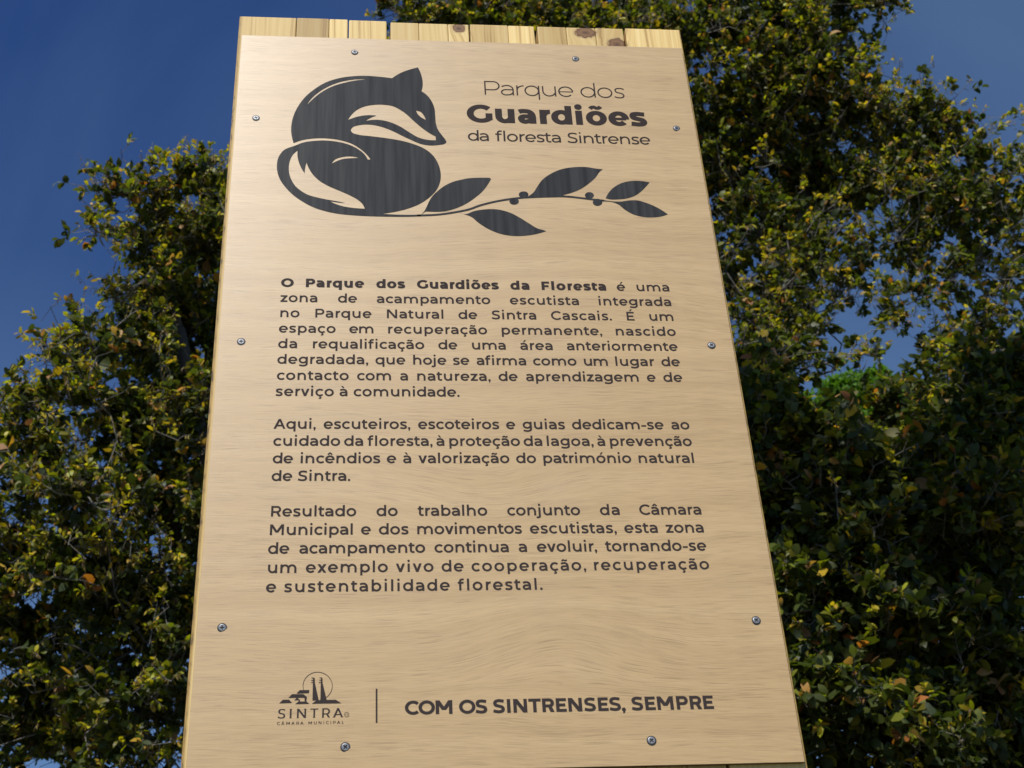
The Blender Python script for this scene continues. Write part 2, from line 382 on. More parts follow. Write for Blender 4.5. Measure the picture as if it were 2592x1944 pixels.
FONT = {'L': (51, 47, 512), 'R': (94, 84, 524), 'M': (128, 113, 534), 'B': (172, 147, 545), 'K': (200, 160, 562), 'S': (122, 70, 530)}
_cache = {}
ACC = {'ã': 'a~', 'õ': 'o~', 'ç': 'c,', 'á': "a'", 'é': "e'", 'ê': 'e^', 'ó': "o'", 'à': 'a`', 'â': 'a^', 'É': "E'", 'Â': 'A^'}
def glyph(ch, style):
    key = (ch, style)
    if key in _cache: return _cache[key]
    w_, h_, X = FONT[style]; pw = lambda p, c=False: pen(p, w_, h_, c)
    hw, hh = w_/2, h_/2; g = []; base, acc = (ACC[ch][0], ACC[ch][1]) if ch in ACC else (ch, '')
    ex = max(0, w_-100)*.55                     # heavier letters are wider
    T = X+10-hh; Bm = -10+hh; mid = X/2; ASC = 742; c = base
    ring = lambda x0, x1: pw(arc((x0+x1)/2, mid, (x1-x0)/2-hw, mid+10-hh, 0, 360, 40)[:-1], True)
    stem = lambda x, y0, y1: box(x-hw, y0, x+hw, y1)
    cx = 300
    if c == 'o': W = 560+ex; g = ring(44, 44+W); cx = 44+W/2
    elif c in 'dqbpg':
        W = 548+ex
        if c in 'dqg':
            g = ring(44, 44+W); sx = 44+W+8-hw
        else:
            g = ring(90-8, 90-8+W); sx = 90+hw
        if c in 'db': g += stem(sx, 0, ASC)
        elif c in 'qp': g += stem(sx, -194, X)
        else:
            g = pw(arc(44+W/2, mid+22, W/2-hw, mid-12-hh, 0, 360, 40)[:-1], True)
            g += pw([(sx, X), (sx, 10)]+arc(sx-(W/2-hw-4), 0, W/2-hw-4, 196-hh, 0, -90)+cr([(sx-(W/2-hw)-10, -196+hh), (200, -182+hh), (88, -128+hh*.6)], sub=5)[1:])
    elif c in 'nhu':
        W = 510+ex; a, b = 90+hw, 90+W-hw; r = (b-a)/2; ry = min(X*.52, r*1.08)
        if c == 'u':
            g = pw([(a, X), (a, Bm+ry)]+arc((a+b)/2, Bm+ry, r, ry, 180, 270)[1:]+arc((a+b)/2+r*.02, Bm+ry, r*.98, ry*.98, 270, 335)[1:])+stem(b, 0, X)
        else:
            g = stem(a, 0, ASC if c == 'h' else X)
            g += pw(arc((a+b)/2-r*.02, T-ry, r*.98, ry*.98, 155, 90)+arc((a+b)/2, T-ry, r, ry, 90, 0)[1:]+[(b, 0)])
    elif c == 'm':
        W = 895+ex*1.6; a, b = 90+hw, 90+W-hw; mm = (a+b)/2; r = (mm-a)/2; ry = min(X*.5, r*1.12)
        g = stem(a, 0, X)
        for q in (a, mm): g += pw(arc(q+r-r*.02, T-ry, r*.98, ry*.98, 155, 90)+arc(q+r, T-ry, r, ry, 90, 0)[1:]+[(q+2*r, 0)])
    elif c == 'r':
        a = 90+hw; g = stem(a, 0, X); rr = 270+ex*.6
        g += pw(arc(a+rr-hw, T-X*.44, rr-hw*.9, X*.44, 178, 90)+[(a+rr-hw+12, T)]); cx = 240
    elif c == 'a':
        W = 470+ex; b = 50+W-hw; ry = X*.40
        g = pw(cr([(84, X-78-hh*.25), (165, X-26-hh*.55), (50+W*.48, T)], sub=6)[:-1]+arc(50+W*.48, T-ry, b-50-W*.48, ry, 90, 0)+[(b, 0)])
        by = X*.575; r2 = (by-hh*0-Bm)/2*.5+ (by-Bm)/2*.5
        xl = 44+hw; cyb = (by+Bm-6)/2; ryb = (by-Bm+6)/2-hh*.55
        g += pw([(b, by-hh*.5), (xl+ryb*1.25, by-hh*.5)]+arc(xl+ryb*1.25, cyb-hh*.0, ryb*1.25, by-hh*.5-cyb, 90, 180)[1:]+arc(xl+ryb*1.25, cyb, ryb*1.25, cyb-Bm, 180, 270)[1:]+cr([(xl+ryb*1.25, Bm), (b-W*.20, Bm+X*.06), (b, X*.27)], sub=6)[1:])
        cx = 290
    elif c in 'ce':
        W = 556+ex; rx, ry = W/2-hw, mid+10-hh
        if c == 'c': g = pw(arc(44+W/2, mid, rx, ry, 44, 316, 34))
        else:
            g = pw(arc(44+W/2, mid, rx, ry, -6, 318, 38))
            g += box(44+hw, mid-hh*.80-8, 44+W-hw*.9, mid+hh*.80-8) if style != 'K' else box(44+hw, mid-hh*.62-12, 44+W-hw*.9, mid+hh*.62-12)
        cx = 44+W/2
    elif c == 's':
        W = 430+ex*.9; k = W/430
        p = [(415*k, X-60-hh*.35), (340*k, T-12), (235*k, T), (118*k, T-36), (82*k+hw*.25, X*.735), (130*k, X*.592), (240*k, X*.505), (350*k, X*.41), (398*k-hw*.25, X*.262), (352*k, Bm+34), (235*k, Bm), (120*k, Bm+16), (44*k, 58+hh*.45)]
        g = pw([(x+14, y) for x, y in cr(p, sub=5)])
    elif c == 't':
        a = 150; g = pw([(a, 652), (a, X*.30)]+arc(a+120, X*.30, 120, X*.30-Bm, 180, 270)[1:]+cr([(a+120, Bm), (a+160, Bm+8), (a+212, 34+hh*.5)], sub=4)[1:])
        g += box(14, X-h_+6, 350+ex*.7, X+6)
    elif c == 'f':
        a = 152; g = pw([(a, 0), (a, 590)]+arc(a+128, 590, 128, 752-hh-590, 180, 90)[1:]+cr([(a+128, 752-hh), (a+165, 748-hh), (a+206, 730-hh)], sub=4)[1:])
        g += box(14, X-h_+6, 340+ex*.7, X+6)
    elif c == 'l': g = stem(90+hw, 0, ASC)
    elif c in 'ij':
        a = 88+hw
        g = stem(a, 0, X) if c == 'i' else pw([(a, X), (a, -70)]+arc(a-118, -70, 118, 196-70-hh, 0, -90)[1:]+cr([(a-118, -196+hh), (a-150, -192+hh), (a-190, -172+hh)], sub=4)[1:])
        g += disc(a, 702+hw*.1, max(hw*1.12, 42))
    elif c == 'v': g = slant(30+hw*1.05, X, 278+ex/2, 0, w_*1.12)+slant(527+ex-hw*1.05, X, 278+ex/2, 0, w_*1.12)
    elif c == 'x': g = slant(30+hw*1.2, 0, 522+ex-hw*1.2, X, w_*1.24)+slant(30+hw*1.2, X, 522+ex-hw*1.2, 0, w_*1.24)
    elif c == 'z': W = 440; g = box(42, X-h_, 42+W, X)+box(42, 0, 50+W, h_)+slant(50+hw*1.3, h_*.6, 34+W-hw*1.3, X-h_*.6, w_*1.22)
    elif c == '.': g = disc(115, 55, max(52, hw*1.18))
    elif c == ',': r = max(52, hw*1.18); g = disc(115, 55, r)+[[(115-r*.35, 40), (115+r*.98, 52), (115+r*.35, -100-hw*.3), (115-r*.55, -100-hw*.3)]]
    elif c == '-': g = box(42, 250-hh*.9, 352, 250+hh*.9)
    elif c == 'O': W = 768+ex; g = pw(arc(46+W/2, 350, W/2-hw, 360-hh, 0, 360, 48)[:-1], True)
    elif c in 'CG':
        W = 700+ex; rx, ry = (768+ex)/2-hw, 360-hh; ox = 46+(768+ex)/2
        if c == 'C': g = pw(arc(ox, 350, rx, ry, 44, 316, 44))
        else:
            xo = ox+(rx+hw)*.80; ya = 118 if style != 'K' else 128
            g = pw(arc(ox, 350, rx, ry, 44, 316, 44))+box(xo-w_, ya-30, xo, 366)
        cx = ox
    elif c == 'E': g = stem(95+hw, 0, 700)+box(95, 0, 602+ex*.4, h_)+box(95, 700-h_, 595+ex*.4, 700)+box(95, 352-hh, 545+ex*.4, 352+hh); cx = 350
    elif c == 'F': g = stem(95+hw, 0, 700)+box(95, 700-h_, 595+ex*.4, 700)+box(95, 318-hh, 548+ex*.4, 318+hh)
    elif c == 'L': g = stem(95+hw, 0, 700)+box(95, 0, 520, h_)
    elif c == 'I': g = stem(95+hw, 0, 700)
    elif c == 'T': g = box(12, 700-h_, 588+ex, 700)+stem(300+ex/2, 0, 700)
    elif c == 'N': b = 742+ex; g = stem(95+hw, 0, 700)+stem(b-hw, 0, 700)+slant(95+hw*1.15, 700, b-hw*1.15, 0, w_*1.30)
    elif c == 'M':
        b = 878+ex; mm = (95+b)/2; g = stem(95+hw, 0, 700)+stem(b-hw, 0, 700)
        vb = 165 if style != 'B' else 210
        g += slant(95+hw*1.05, 700, mm, vb, w_*1.25)+slant(b-hw*1.05, 700, mm, vb, w_*1.25)
    elif c in 'PR':
        W = 565+ex*.7; yb = 232 if c == 'P' else 240; ym = (700+yb)/2; r = (700-yb)/2-hh
        g = stem(95+hw, 0, 700)
        g += pw([(95, 700-hh), (95+W-r-hw, 700-hh)]+arc(95+W-r-hw, ym, r, r, 90, -90)[1:]+[(95, yb+hh)])
        if c == 'R': g += slant(95+W-hw*1.15, 0, 95+W*.60, yb+h_*.6, w_*1.16)
    elif c == 'S':
        W = 575+ex*.7; k = W/575; T2, B2 = 710-hh, -10+hh
        p = [(540*k, 622-hh*.25), (440*k, T2-14), (312*k, T2), (160*k, T2-46), (98*k+hw*.3, 522), (150*k, 412), (300*k, 354), (462*k, 288), (522*k-hw*.3, 178), (460*k, B2+44), (310*k, B2), (160*k, B2+18), (44*k, 84+hh*.4)]
        g = pw([(x+18, y) for x, y in cr(p, sub=6)])
    elif c == 'U': b = 690; r = (b-95)/2-hw; g = pw([(95+hw, 700), (95+hw, r)]+arc((95+b)/2, r-0, r, r+10-hh, 180, 360)[1:]+[(b-hw, 700)])
    elif c == 'A': g = slant(18+hw, 0, 372, 700, w_*1.1)+slant(726-hw, 0, 372, 700, w_*1.1)+box(150, 170, 594, 170+h_); cx = 372
    if style == 'S' and c in 'INTRAMPL':          # small flared feet of the council lettering
        feet = {'I': [95+hw], 'N': [95+hw], 'T': [300], 'R': [95+hw], 'P': [95+hw], 'A': [18+hw, 726-hw], 'M': [95+hw, 878-hw], 'L': []}[c]
        for fx in feet: g += [[(fx-hw-38, 0), (fx+hw+38, 0), (fx+hw, 44), (fx-hw, 44)]]
        if c in 'IN': g += [[(95-38, 700), (95+w_+38*(c == 'I'), 700), (95+w_, 656), (95, 656)]]
        if c == 'N': g += [[(742-w_-38, 700), (742+38, 700), (742, 656), (742-w_, 656)]]
    yo = (X-534)+ex*.35 if c.islower() else 172
    if acc == '~':
        p = [(cx-140-ex*.3, 612), (cx-100, 672), (cx-48, 684), (cx+8, 652), (cx+58, 634), (cx+106, 652), (cx+140+ex*.3, 706)]
        g += pen(cr([(x, y+yo-4) for x, y in p], sub=4), w_*.62+14, h_*.62+14)
    elif acc == "'": g += [[(cx-50, 598+yo), (cx+10+w_*.2, 598+yo), (cx+130+w_*.2, 748+yo), (cx+40, 748+yo)]]
    elif acc == '`': g += [[(cx+50, 598+yo), (cx-10-w_*.2, 598+yo), (cx-130-w_*.2, 748+yo), (cx-40, 748+yo)]]
    elif acc == '^': g += pen([(cx-128, 600+yo), (cx, 712+yo), (cx+128, 600+yo)], w_*.7+10, h_*.7+10)
    elif acc == ',': g += pen(cr([(cx+6, 10), (cx-6, -58), (cx+40, -82), (cx+62, -122), (cx+20, -168), (cx-74, -160)], sub=4), w_*.55+8, h_*.55+8)
    V, F = union(g, eps=.05)
    xs = [v[0] for v in V]
    ADV = {'i': 88, 'l': 90, 'j': 88, '.': 60, ',': 60, '-': 42, 'r': 20, 't': 20, 'f': 14, 'v': 18, 'x': 18, 's': 36, 'z': 36}
    lsb = min(xs); rsb = ADV.get(c, 60 if c in 'oecdqgaCGOS' else (12 if c in 'TA' else (40 if c in 'EFLPR' else 88)))
    if c in 'bpo': rsb = 44
    if c in 'ceCGO': rsb = 34
    if c in 'j' : lsb = 40
    res = (V, F, lsb, max(xs), max(xs)+rsb)
    _cache[key] = res
    return res

def lay_word(text, style, xl, xr, base, em, verts, faces):
    """set a word between its measured ends with even tracking"""
    k = em/1000; gs = [glyph(ch, style) for ch in text]
    pos = [0]; x = 0
    for i, g in enumerate(gs):
        if i: x += gs[i-1][4]; pos.append(x)
    x0 = min(v[0] for v in gs[0][0]); nat = pos[-1]+gs[-1][3]-x0
    tr = ((xr-xl)/k-nat)/(len(gs)-1) if len(gs) > 1 else 0
    x_start = xl/k-x0 if len(gs) > 1 else (xl+xr)/2/k-(gs[0][3]+x0)/2
    for i, g in enumerate(gs):
        o = len(verts); ox = x_start+pos[i]+tr*i
        verts += [((ox+a)*k/1000, 0, base/1000+b*k/1000) for a, b in g[0]]
        faces += [[o+j for j in f] for f in g[1]]
    return tr

INK_Y = -.00025
def flat(name, verts, faces, parent=PANEL, ink=None):
    me = bpy.data.meshes.new(name)
    me.from_pydata([(a, INK_Y, c) for a, b, c in verts], [], faces); me.update()
    if len(me.polygons):                        # face the reader
        nrm = np.zeros(len(me.polygons)*3); me.polygons.foreach_get('normal', nrm)
        fl = [f if n < 0 else f[::-1] for f, n in zip(faces, nrm[1::3])]
        me.clear_geometry(); me.from_pydata([(a, INK_Y, c) for a, b, c in verts], [], fl); me.update()
    return link(name, me, ink or INK, parent)

EM = {'L': 36.4, 'K': 45.4, 'R': 25.4, 'M': 18.05, 'B': 20.1}
LINES = [
('T1', 'L', 910.7, [('Parque', 322.3, 441.2), ('dos', 451.0, 510.7)]) ,
('T2', 'K', 859.7, [('Guardiões', 297.1, 536.0)]) ,
('T3', 'R', 827.0, [('da', 297.1, 324.2), ('floresta', 332.8, 418.3), ('Sintrense', 426.7, 536.3)]) ,
('A', 'M', 584.8, [('*O', 67.9, 81.9), ('*Parque', 96.5, 165.0), ('*dos', 179.3, 213.5), ('*Guardiões', 227.5, 325.4), ('*da', 339.3, 362.3), ('*Floresta', 377.0, 455.5), ('é', 468.9, 478.4), ('uma', 492.9, 533.0)]) ,
('A', 'M', 562.6, [('zona', 67.7, 110.5), ('de', 134.5, 156.7), ('acampamento', 179.9, 314.1), ('escutista', 337.5, 420.5), ('integrada', 444.4, 532.7)]) ,
('A', 'M', 540.4, [('no', 68.3, 90.4), ('Parque', 108.6, 173.7), ('Natural', 191.5, 257.8), ('de', 275.5, 297.7), ('Sintra', 314.7, 367.7), ('Cascais.', 385.4, 458.2), ('É', 476.0, 485.9), ('um', 503.8, 532.7)]) ,
('A', 'M', 518.3, [('espaço', 67.5, 132.4), ('em', 148.1, 176.0), ('recuperação', 192.9, 308.4), ('permanente,', 325.4, 444.6), ('nascido', 461.0, 533.0)]) ,
('A', 'M', 496.4, [('da', 67.5, 89.0), ('requalificação', 106.8, 234.5), ('de', 250.8, 272.8), ('uma', 289.9, 329.2), ('área', 346.2, 384.2), ('anteriormente', 401.0, 532.7)]) ,
('A', 'M', 474.6, [('degradada,', 67.4, 170.2), ('que', 178.3, 212.5), ('hoje', 221.4, 259.5), ('se', 267.2, 286.0), ('afirma', 294.4, 351.8), ('como', 359.9, 410.6), ('um', 419.4, 447.3), ('lugar', 456.4, 502.3), ('de', 510.8, 532.8)]) ,
('A', 'M', 452.5, [('contacto', 67.7, 148.2), ('com', 157.6, 196.0), ('a', 206.2, 215.3), ('natureza,', 225.7, 309.5), ('de', 318.7, 340.7), ('aprendizagem', 350.4, 481.4), ('e', 491.5, 501.2), ('de', 510.6, 532.9)]) ,
('A', 'M', 430.7, [('serviço', 67.3, 131.8), ('à', 138.0, 147.3), ('comunidade.', 153.9, 273.2)]) ,
('B', 'M', 387.4, [('Aqui,', 66.7, 112.8), ('escuteiros,', 121.3, 217.0), ('escoteiros', 225.6, 316.2), ('e', 324.4, 334.0), ('guias', 342.7, 390.5), ('dedicam-se', 398.6, 503.4), ('ao', 512.3, 533.1)]) ,
('B', 'M', 365.4, [('cuidado', 67.2, 139.8), ('da', 144.1, 164.9), ('floresta,', 169.7, 241.2), ('à', 245.6, 254.1), ('proteção', 259.6, 338.4), ('da', 342.5, 363.4), ('lagoa,', 368.5, 421.1), ('à', 425.4, 434.3), ('prevenção', 439.6, 533.1)]) ,
('B', 'M', 343.2, [('de', 67.5, 89.3), ('incêndios', 97.4, 183.6), ('e', 191.1, 200.6), ('à', 208.6, 217.3), ('valorização', 225.2, 325.4), ('do', 332.9, 355.0), ('património', 363.0, 461.7), ('natural', 470.0, 532.7)]) ,
('B', 'M', 321.1, [('de', 67.2, 89.2), ('Sintra.', 95.1, 151.3)]) ,
('C', 'M', 277.7, [('Resultado', 68.4, 158.0), ('do', 179.5, 202.0), ('trabalho', 223.4, 298.0), ('conjunto', 319.6, 398.9), ('da', 420.6, 442.2), ('Câmara', 464.0, 532.5)]) ,
('C', 'M', 255.6, [('Municipal', 67.9, 154.5), ('e', 163.5, 173.2), ('dos', 182.0, 213.3), ('movimentos', 222.5, 334.2), ('escutistas,', 342.8, 436.8), ('esta', 445.2, 481.7), ('zona', 490.8, 532.3)]) ,
('C', 'M', 233.7, [('de', 67.1, 89.0), ('acampamento', 99.4, 230.5), ('continua', 240.3, 318.9), ('a', 329.4, 338.5), ('evoluir,', 349.0, 413.5), ('tornando-se', 422.5, 532.4)]) ,
('C', 'M', 211.5, [('um', 67.9, 97.1), ('exemplo', 106.6, 191.2), ('vivo', 199.6, 238.8), ('de', 247.2, 270.3), ('cooperação,', 278.6, 399.9), ('recuperação', 408.4, 532.4)]) ,
('C', 'M', 189.7, [('e', 67.0, 77.0), ('sustentabilidade', 85.4, 255.2), ('florestal.', 263.6, 352.1)]) ,
('D', 'B', 56.4, [('COM', 207.2, 254.3), ('OS', 260.5, 288.4), ('SINTRENSES,', 294.1, 426.8), ('SEMPRE', 432.9, 516.5)]) ,
('E', 'S', 55.2, [('SINTRA', 83.9, 147.3)]) ,
('F', 'S', 48.5, [('CÂMARA', 83.6, 109.1), ('MUNICIPAL', 113.6, 147.8)]) ,
]
NAMES = {'T1': 'title_line', 'T2': 'title_line', 'T3': 'title_line', 'A': 'text_paragraph', 'B': 'text_paragraph', 'C': 'text_paragraph', 'D': 'slogan_line', 'E': 'council_name', 'F': 'council_name'}
LBL = {'T1': 'thin lettering reading Parque dos', 'T2': 'heavy black lettering reading Guardiões', 'T3': 'regular lettering reading da floresta Sintrense',
       'A': 'eight lines of text beginning with bold words', 'B': 'four lines of text in the middle of the panel', 'C': 'five widely spaced lines of text', 'D': 'bold capital slogan at the foot of the panel',
       'E': 'large spaced capitals of the council name', 'F': 'tiny spaced capitals under the council name'}
blocks = {}
for key, st, base, words in LINES:
    vv, ff = blocks.setdefault(key, ([], []))
    for t, xl, xr in words:
        s2, em = st, EM.get(st)
        if t[0] == '*': t, s2 = t[1:], 'K'
        if key == 'E': em = 13.2
        if key == 'F': em = 4.2
        lay_word(t, s2, xl, xr, base, em, vv, ff)
for key, (vv, ff) in blocks.items(): flat(NAMES[key], vv, ff)['label'] = LBL[key]
vv = [(.1787, 0, .0487), (.1804, 0, .0487), (.1804, 0, .0837), (.1787, 0, .0837)]
flat('divider_line', vv, [[0, 1, 2, 3]])

ART = {
'fox_body':[(74.8,815.6,1),(72.4,826.0),(71.0,838.1),(71.3,850.4),(73.6,864.9),(78.4,880.0),(86.8,897.1),(98.5,912.0),(113.3,925.4),(128.3,933.1),(143.5,937.4),(164.9,939.7),(181.7,938.8),(200.1,936.5,1),(211.0,946.5),(223.4,953.6),(234.8,958.2,1),(238.7,945.4),(240.5,932.4),(240.0,920.4),(238.6,913.9,1),(245.7,906.7),(251.6,895.8),(255.0,883.6),(255.8,868.9),(256.3,856.5),(258.7,845.1),(263.7,835.0),(268.0,827.0),(269.1,823.5),(266.6,820.2),(260.3,818.2),(248.4,816.8),(236.5,818.9),(224.7,825.2),(212.9,832.4),(201.0,840.2),(186.1,847.5),(171.2,851.0),(157.8,849.7),(149.2,845.7),(146.8,840.5),(148.7,836.1),(156.5,832.7),(171.3,830.7),(189.1,828.2),(206.9,824.9),(221.7,820.5),(243.3,808.6),(251.9,798.4),(258.1,783.4),(260.4,767.7),(259.1,754.3),(254.7,741.8),(246.3,729.7),(234.6,718.7),(218.3,709.5),(201.1,703.6),(185.7,700.3,1),(206.8,699.3),(234.2,699.9,1),(234.2,697.5,1),(218.2,696.3),(195.4,695.9),(166.9,696.2),(145.4,697.6),(131.8,699.3),(115.9,703.4),(102.2,709.1),(87.2,719.3),(76.7,728.9),(68.4,739.4),(61.1,751.5),(56.9,763.7),(55.4,776.2),(57.0,791.1),(63.3,803.2),(77.5,811.6),(86.1,816.5),(100.7,820.2),(115.3,821.2),(130.0,819.5),(144.8,814.9),(156.6,807.2),(164.0,799.4),(168.7,790.0,1),(172.1,790.3,1),(166.9,799.1),(159.6,807.5),(147.7,817.0),(132.9,822.6),(115.3,825.1),(97.7,824.1),(84.6,820.7)],
'h1':[(89.5,882.9,1),(98.8,896.5),(110.6,909.7),(122.5,918.7),(137.6,925.7),(152.7,930.6),(169.5,933.4,1),(155.8,933.1),(140.5,929.9),(125.4,923.7),(112.0,914.2),(100.2,902.1),(93.7,892.3)],
'h2':[(142.9,858.3,1),(147.2,867.4),(154.6,877.0),(165.1,883.7),(175.7,886.6),(189.2,887.3),(201.3,884.9),(210.3,878.9),(217.8,871.9),(226.7,860.7),(237.0,848.6),(247.3,838.6),(255.4,832.7,1),(255.6,826.0,1),(245.6,826.3),(233.7,830.0),(221.9,838.8),(210.1,848.7),(198.1,855.6),(186.2,859.3),(175.7,859.6),(165.2,857.2,1),(171.9,863.0),(179.4,867.4,1),(168.2,867.7),(156.2,865.0)],
'h3':[(230.9,878.2,1),(236.8,876.1),(240.0,871.6),(243.3,861.8,1),(237.3,866.2),(233.4,871.3)],
'h4':[(123.1,781.6,1),(127.6,789.0),(136.3,793.4),(146.5,794.9),(158.6,792.7,1),(146.5,791.5),(136.3,789.7),(129.1,785.9)],
'h5':[(80.3,802.9,1),(75.1,796.4),(71.4,786.0),(70.3,773.4),(71.2,764.1),(74.2,753.3),(79.7,742.7),(86.7,735.2),(94.9,729.3),(106.3,725.1),(120.1,721.6),(131.5,719.3),(141.2,716.8,1),(131.5,717.6),(121.8,719.4,1),(129.3,715.0),(138.4,711.4),(149.8,709.2),(165.2,708.0,1),(162.3,715.8),(156.5,722.5),(147.3,729.1),(133.5,736.9),(119.6,744.5),(108.0,753.5),(99.7,764.1),(94.8,774.1),(92.0,782.7,1),(90.6,774.0),(90.2,764.6,1),(85.6,773.9),(82.0,784.8),(80.3,795.0)],
'leaf_a':[(234.2,699.8,1),(238.3,705.5),(241.0,711.6),(243.8,719.5),(248.7,730.1),(255.8,739.2),(265.4,748.7),(277.3,756.0),(291.5,760.8),(280.7,757.0),(290.3,760.5),(304.6,762.7),(322.1,763.2,1),(323.9,761.1,1),(320.1,753.4),(313.3,741.9),(303.4,730.5),(290.4,719.0),(276.1,710.5),(263.6,706.3),(251.2,704.8),(275.8,707.1),(258.5,705.3),(240.1,705.3,1)],
'leaf_b':[(280.6,705.3,1),(289.8,702.2),(299.3,706.9),(313.5,710.3),(329.2,710.7),(344.6,705.9),(356.6,698.0),(368.6,688.1),(379.0,680.3),(383.9,678.8),(388.6,676.8,1),(378.5,672.8),(364.3,669.3),(348.8,668.2),(333.4,670.7),(318.3,677.8),(304.8,688.8),(295.9,698.3),(288.3,701.8)],
'leaf_c':[(369.4,733.3,1),(376.1,739.3),(381.8,749.3),(389.0,761.2),(399.3,771.0),(414.4,780.0),(432.5,784.4),(448.7,784.8),(461.5,782.4),(468.8,781.7,1),(464.3,777.3),(458.6,768.1),(449.7,758.1),(437.6,747.6),(425.9,741.0),(414.4,736.7,1),(414.2,733.6,1),(393.4,732.5),(371.2,731.3,1)],
'leaf_d':[(468.0,732.6,1),(472.3,741.1),(479.6,750.4),(490.0,758.1),(501.8,762.2),(514.8,763.0),(527.6,760.9,1),(522.0,753.6),(514.6,744.9),(505.7,737.5),(495.6,733.1),(484.2,731.1),(473.0,731.0)],
'leaf_e':[(464.8,729.4,1),(475.9,727.6),(487.1,727.4),(498.5,729.6),(508.1,729.8),(520.5,725.5),(532.6,718.5),(545.2,707.6,1),(535.8,703.8),(524.4,702.2),(511.7,702.9),(499.4,707.4),(490.6,714.4),(483.4,722.5),(475.8,726.3),(464.7,727.3,1)],
'stem':[(229.6,698.6),(252.6,700.2),(275.7,704.7),(299.1,712.2),(302.7,714.2),(321.8,721.8),(345.7,728.0),(361.7,730.8),(377.6,732.3),(396.7,733.6),(415.8,734.3),(441.1,731.5),(458.4,729.2),(465.6,728.4)],
'berry0':[(370.0,736.3),(369.1,733.7),(366.8,731.6),(363.6,730.9),(360.4,731.4),(358.3,733.5),(357.7,736.0),(358.6,738.5),(361.0,740.6),(364.2,741.3),(367.3,740.8),(369.4,738.7)],
'berry1':[(357.2,724.7),(356.3,722.0),(353.9,719.9),(350.9,719.2),(348.0,719.7),(345.9,721.8),(345.2,724.4),(346.2,727.1),(348.5,729.3),(351.5,730.0),(354.5,729.4),(356.6,727.4)],
'berry2':[(453.4,737.1),(452.4,734.5),(450.1,732.4),(447.2,731.7),(444.3,732.2),(442.4,734.3),(441.8,736.8),(442.8,739.3),(445.1,741.5),(448.0,742.2),(450.9,741.6),(452.8,739.6)],
'berry3':[(463.1,725.6),(462.0,722.7),(459.6,720.5),(456.5,719.6),(453.5,720.4),(451.5,722.4),(450.9,725.3),(452.0,728.2),(454.4,730.4),(457.5,731.3),(460.5,730.5),(462.5,728.5)],
'roof_a':[(101.4,80.2,1),(104.4,83.7,1),(113.7,83.5,1),(113.4,80.4,1)],
'roof_b':[(93.7,75.9,1),(96.9,79.6,1),(108.1,79.4,1),(111.6,76.3,1),(111.0,71.7,1),(109.5,71.7,1),(109.1,75.7,1)],
'gable':[(102.0,76.1,1),(104.9,73.4,1),(104.9,71.8,1),(103.4,71.8,1),(103.8,73.3,1),(99.3,73.2,1)],
'base_a':[(104.3,71.9,1),(111.1,71.8,1),(114.2,69.4,1),(100.3,69.3,1),(103.5,71.8,1)],
'roof_c':[(85.0,70.4,1),(88.2,74.0,1),(94.3,74.0,1),(97.3,70.6,1)],
'tower_a':[(117.1,96.3,1),(118.6,96.3,1),(119.0,90.9,1),(123.1,73.0,1),(117.0,72.7,1),(117.0,91.0,1)],
'tower_b':[(124.8,96.3,1),(126.2,96.3,1),(126.5,90.8,1),(131.0,72.6,1),(124.7,72.7,1),(124.7,90.8,1)],
'base_b':[(116.5,69.4,1),(121.1,72.9,1),(130.9,73.0,1),(139.6,73.1,1),(145.1,69.4,1)],
'tick0':[(115.5,96.5,1),(117.5,96.5,1),(117.5,95.7,1),(115.5,95.7,1)],
'tick1':[(115.4,93.9,1),(117.4,93.9,1),(117.4,93.1,1),(115.4,93.2,1)],
'tick2':[(115.2,91.6,1),(117.1,91.6,1),(117.2,90.8,1),(115.2,90.9,1)],
'tick3':[(123.4,96.5,1),(125.3,96.5,1),(125.3,95.8,1),(123.4,95.8,1)],
'tick4':[(123.2,94.0,1),(125.1,94.0,1),(125.1,93.2,1),(123.2,93.3,1)],
'tick5':[(122.8,91.6,1),(124.7,91.5,1),(124.8,90.8,1),(122.8,90.8,1)],
'arc':[(108.2,83.3),(107.8,85.1),(107.5,86.9),(107.4,88.7),(107.6,90.5),(108.0,92.2),(108.6,94.0),(109.4,95.5),(110.4,97.0),(111.6,98.3),(113.0,99.4),(114.5,100.4),(116.1,101.2),(117.8,101.7),(119.6,102.1),(121.4,102.1),(123.2,102.0),(125.0,101.6),(126.7,101.0),(128.4,100.2),(129.9,99.2),(131.4,98.0),(132.6,96.6),(133.7,95.1),(134.6,93.5),(135.3,91.8),(135.8,90.0),(136.0,88.2),(136.0,86.3),(135.8,84.6),(135.4,82.8),(134.8,81.1),(134.0,79.6),(132.9,78.1),(131.8,76.8),(130.4,75.7)],
'reg':[(152.7,57.6),(152.6,58.5),(152.1,59.3),(151.3,59.8),(150.5,60.0),(149.6,59.9),(148.9,59.4),(148.4,58.6),(148.2,57.7),(148.4,56.8),(148.9,56.0),(149.7,55.5),(150.5,55.3),(151.4,55.5),(152.1,55.9),(152.6,56.7)],

}
def art(name, polys, holes=()):
    V, F = union(polys, holes, eps=.01)
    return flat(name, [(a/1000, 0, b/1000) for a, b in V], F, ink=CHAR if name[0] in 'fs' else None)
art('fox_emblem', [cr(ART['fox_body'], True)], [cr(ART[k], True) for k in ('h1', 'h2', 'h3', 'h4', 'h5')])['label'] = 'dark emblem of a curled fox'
art('sprig_emblem', [cr(ART[k], True) for k in ('leaf_a', 'leaf_b', 'leaf_c', 'leaf_d', 'leaf_e', 'berry0', 'berry1', 'berry2', 'berry3')]+pen(cr(ART['stem'], sub=4), 3.0, 3.0))['label'] = 'dark sprig with five leaves and four berries'
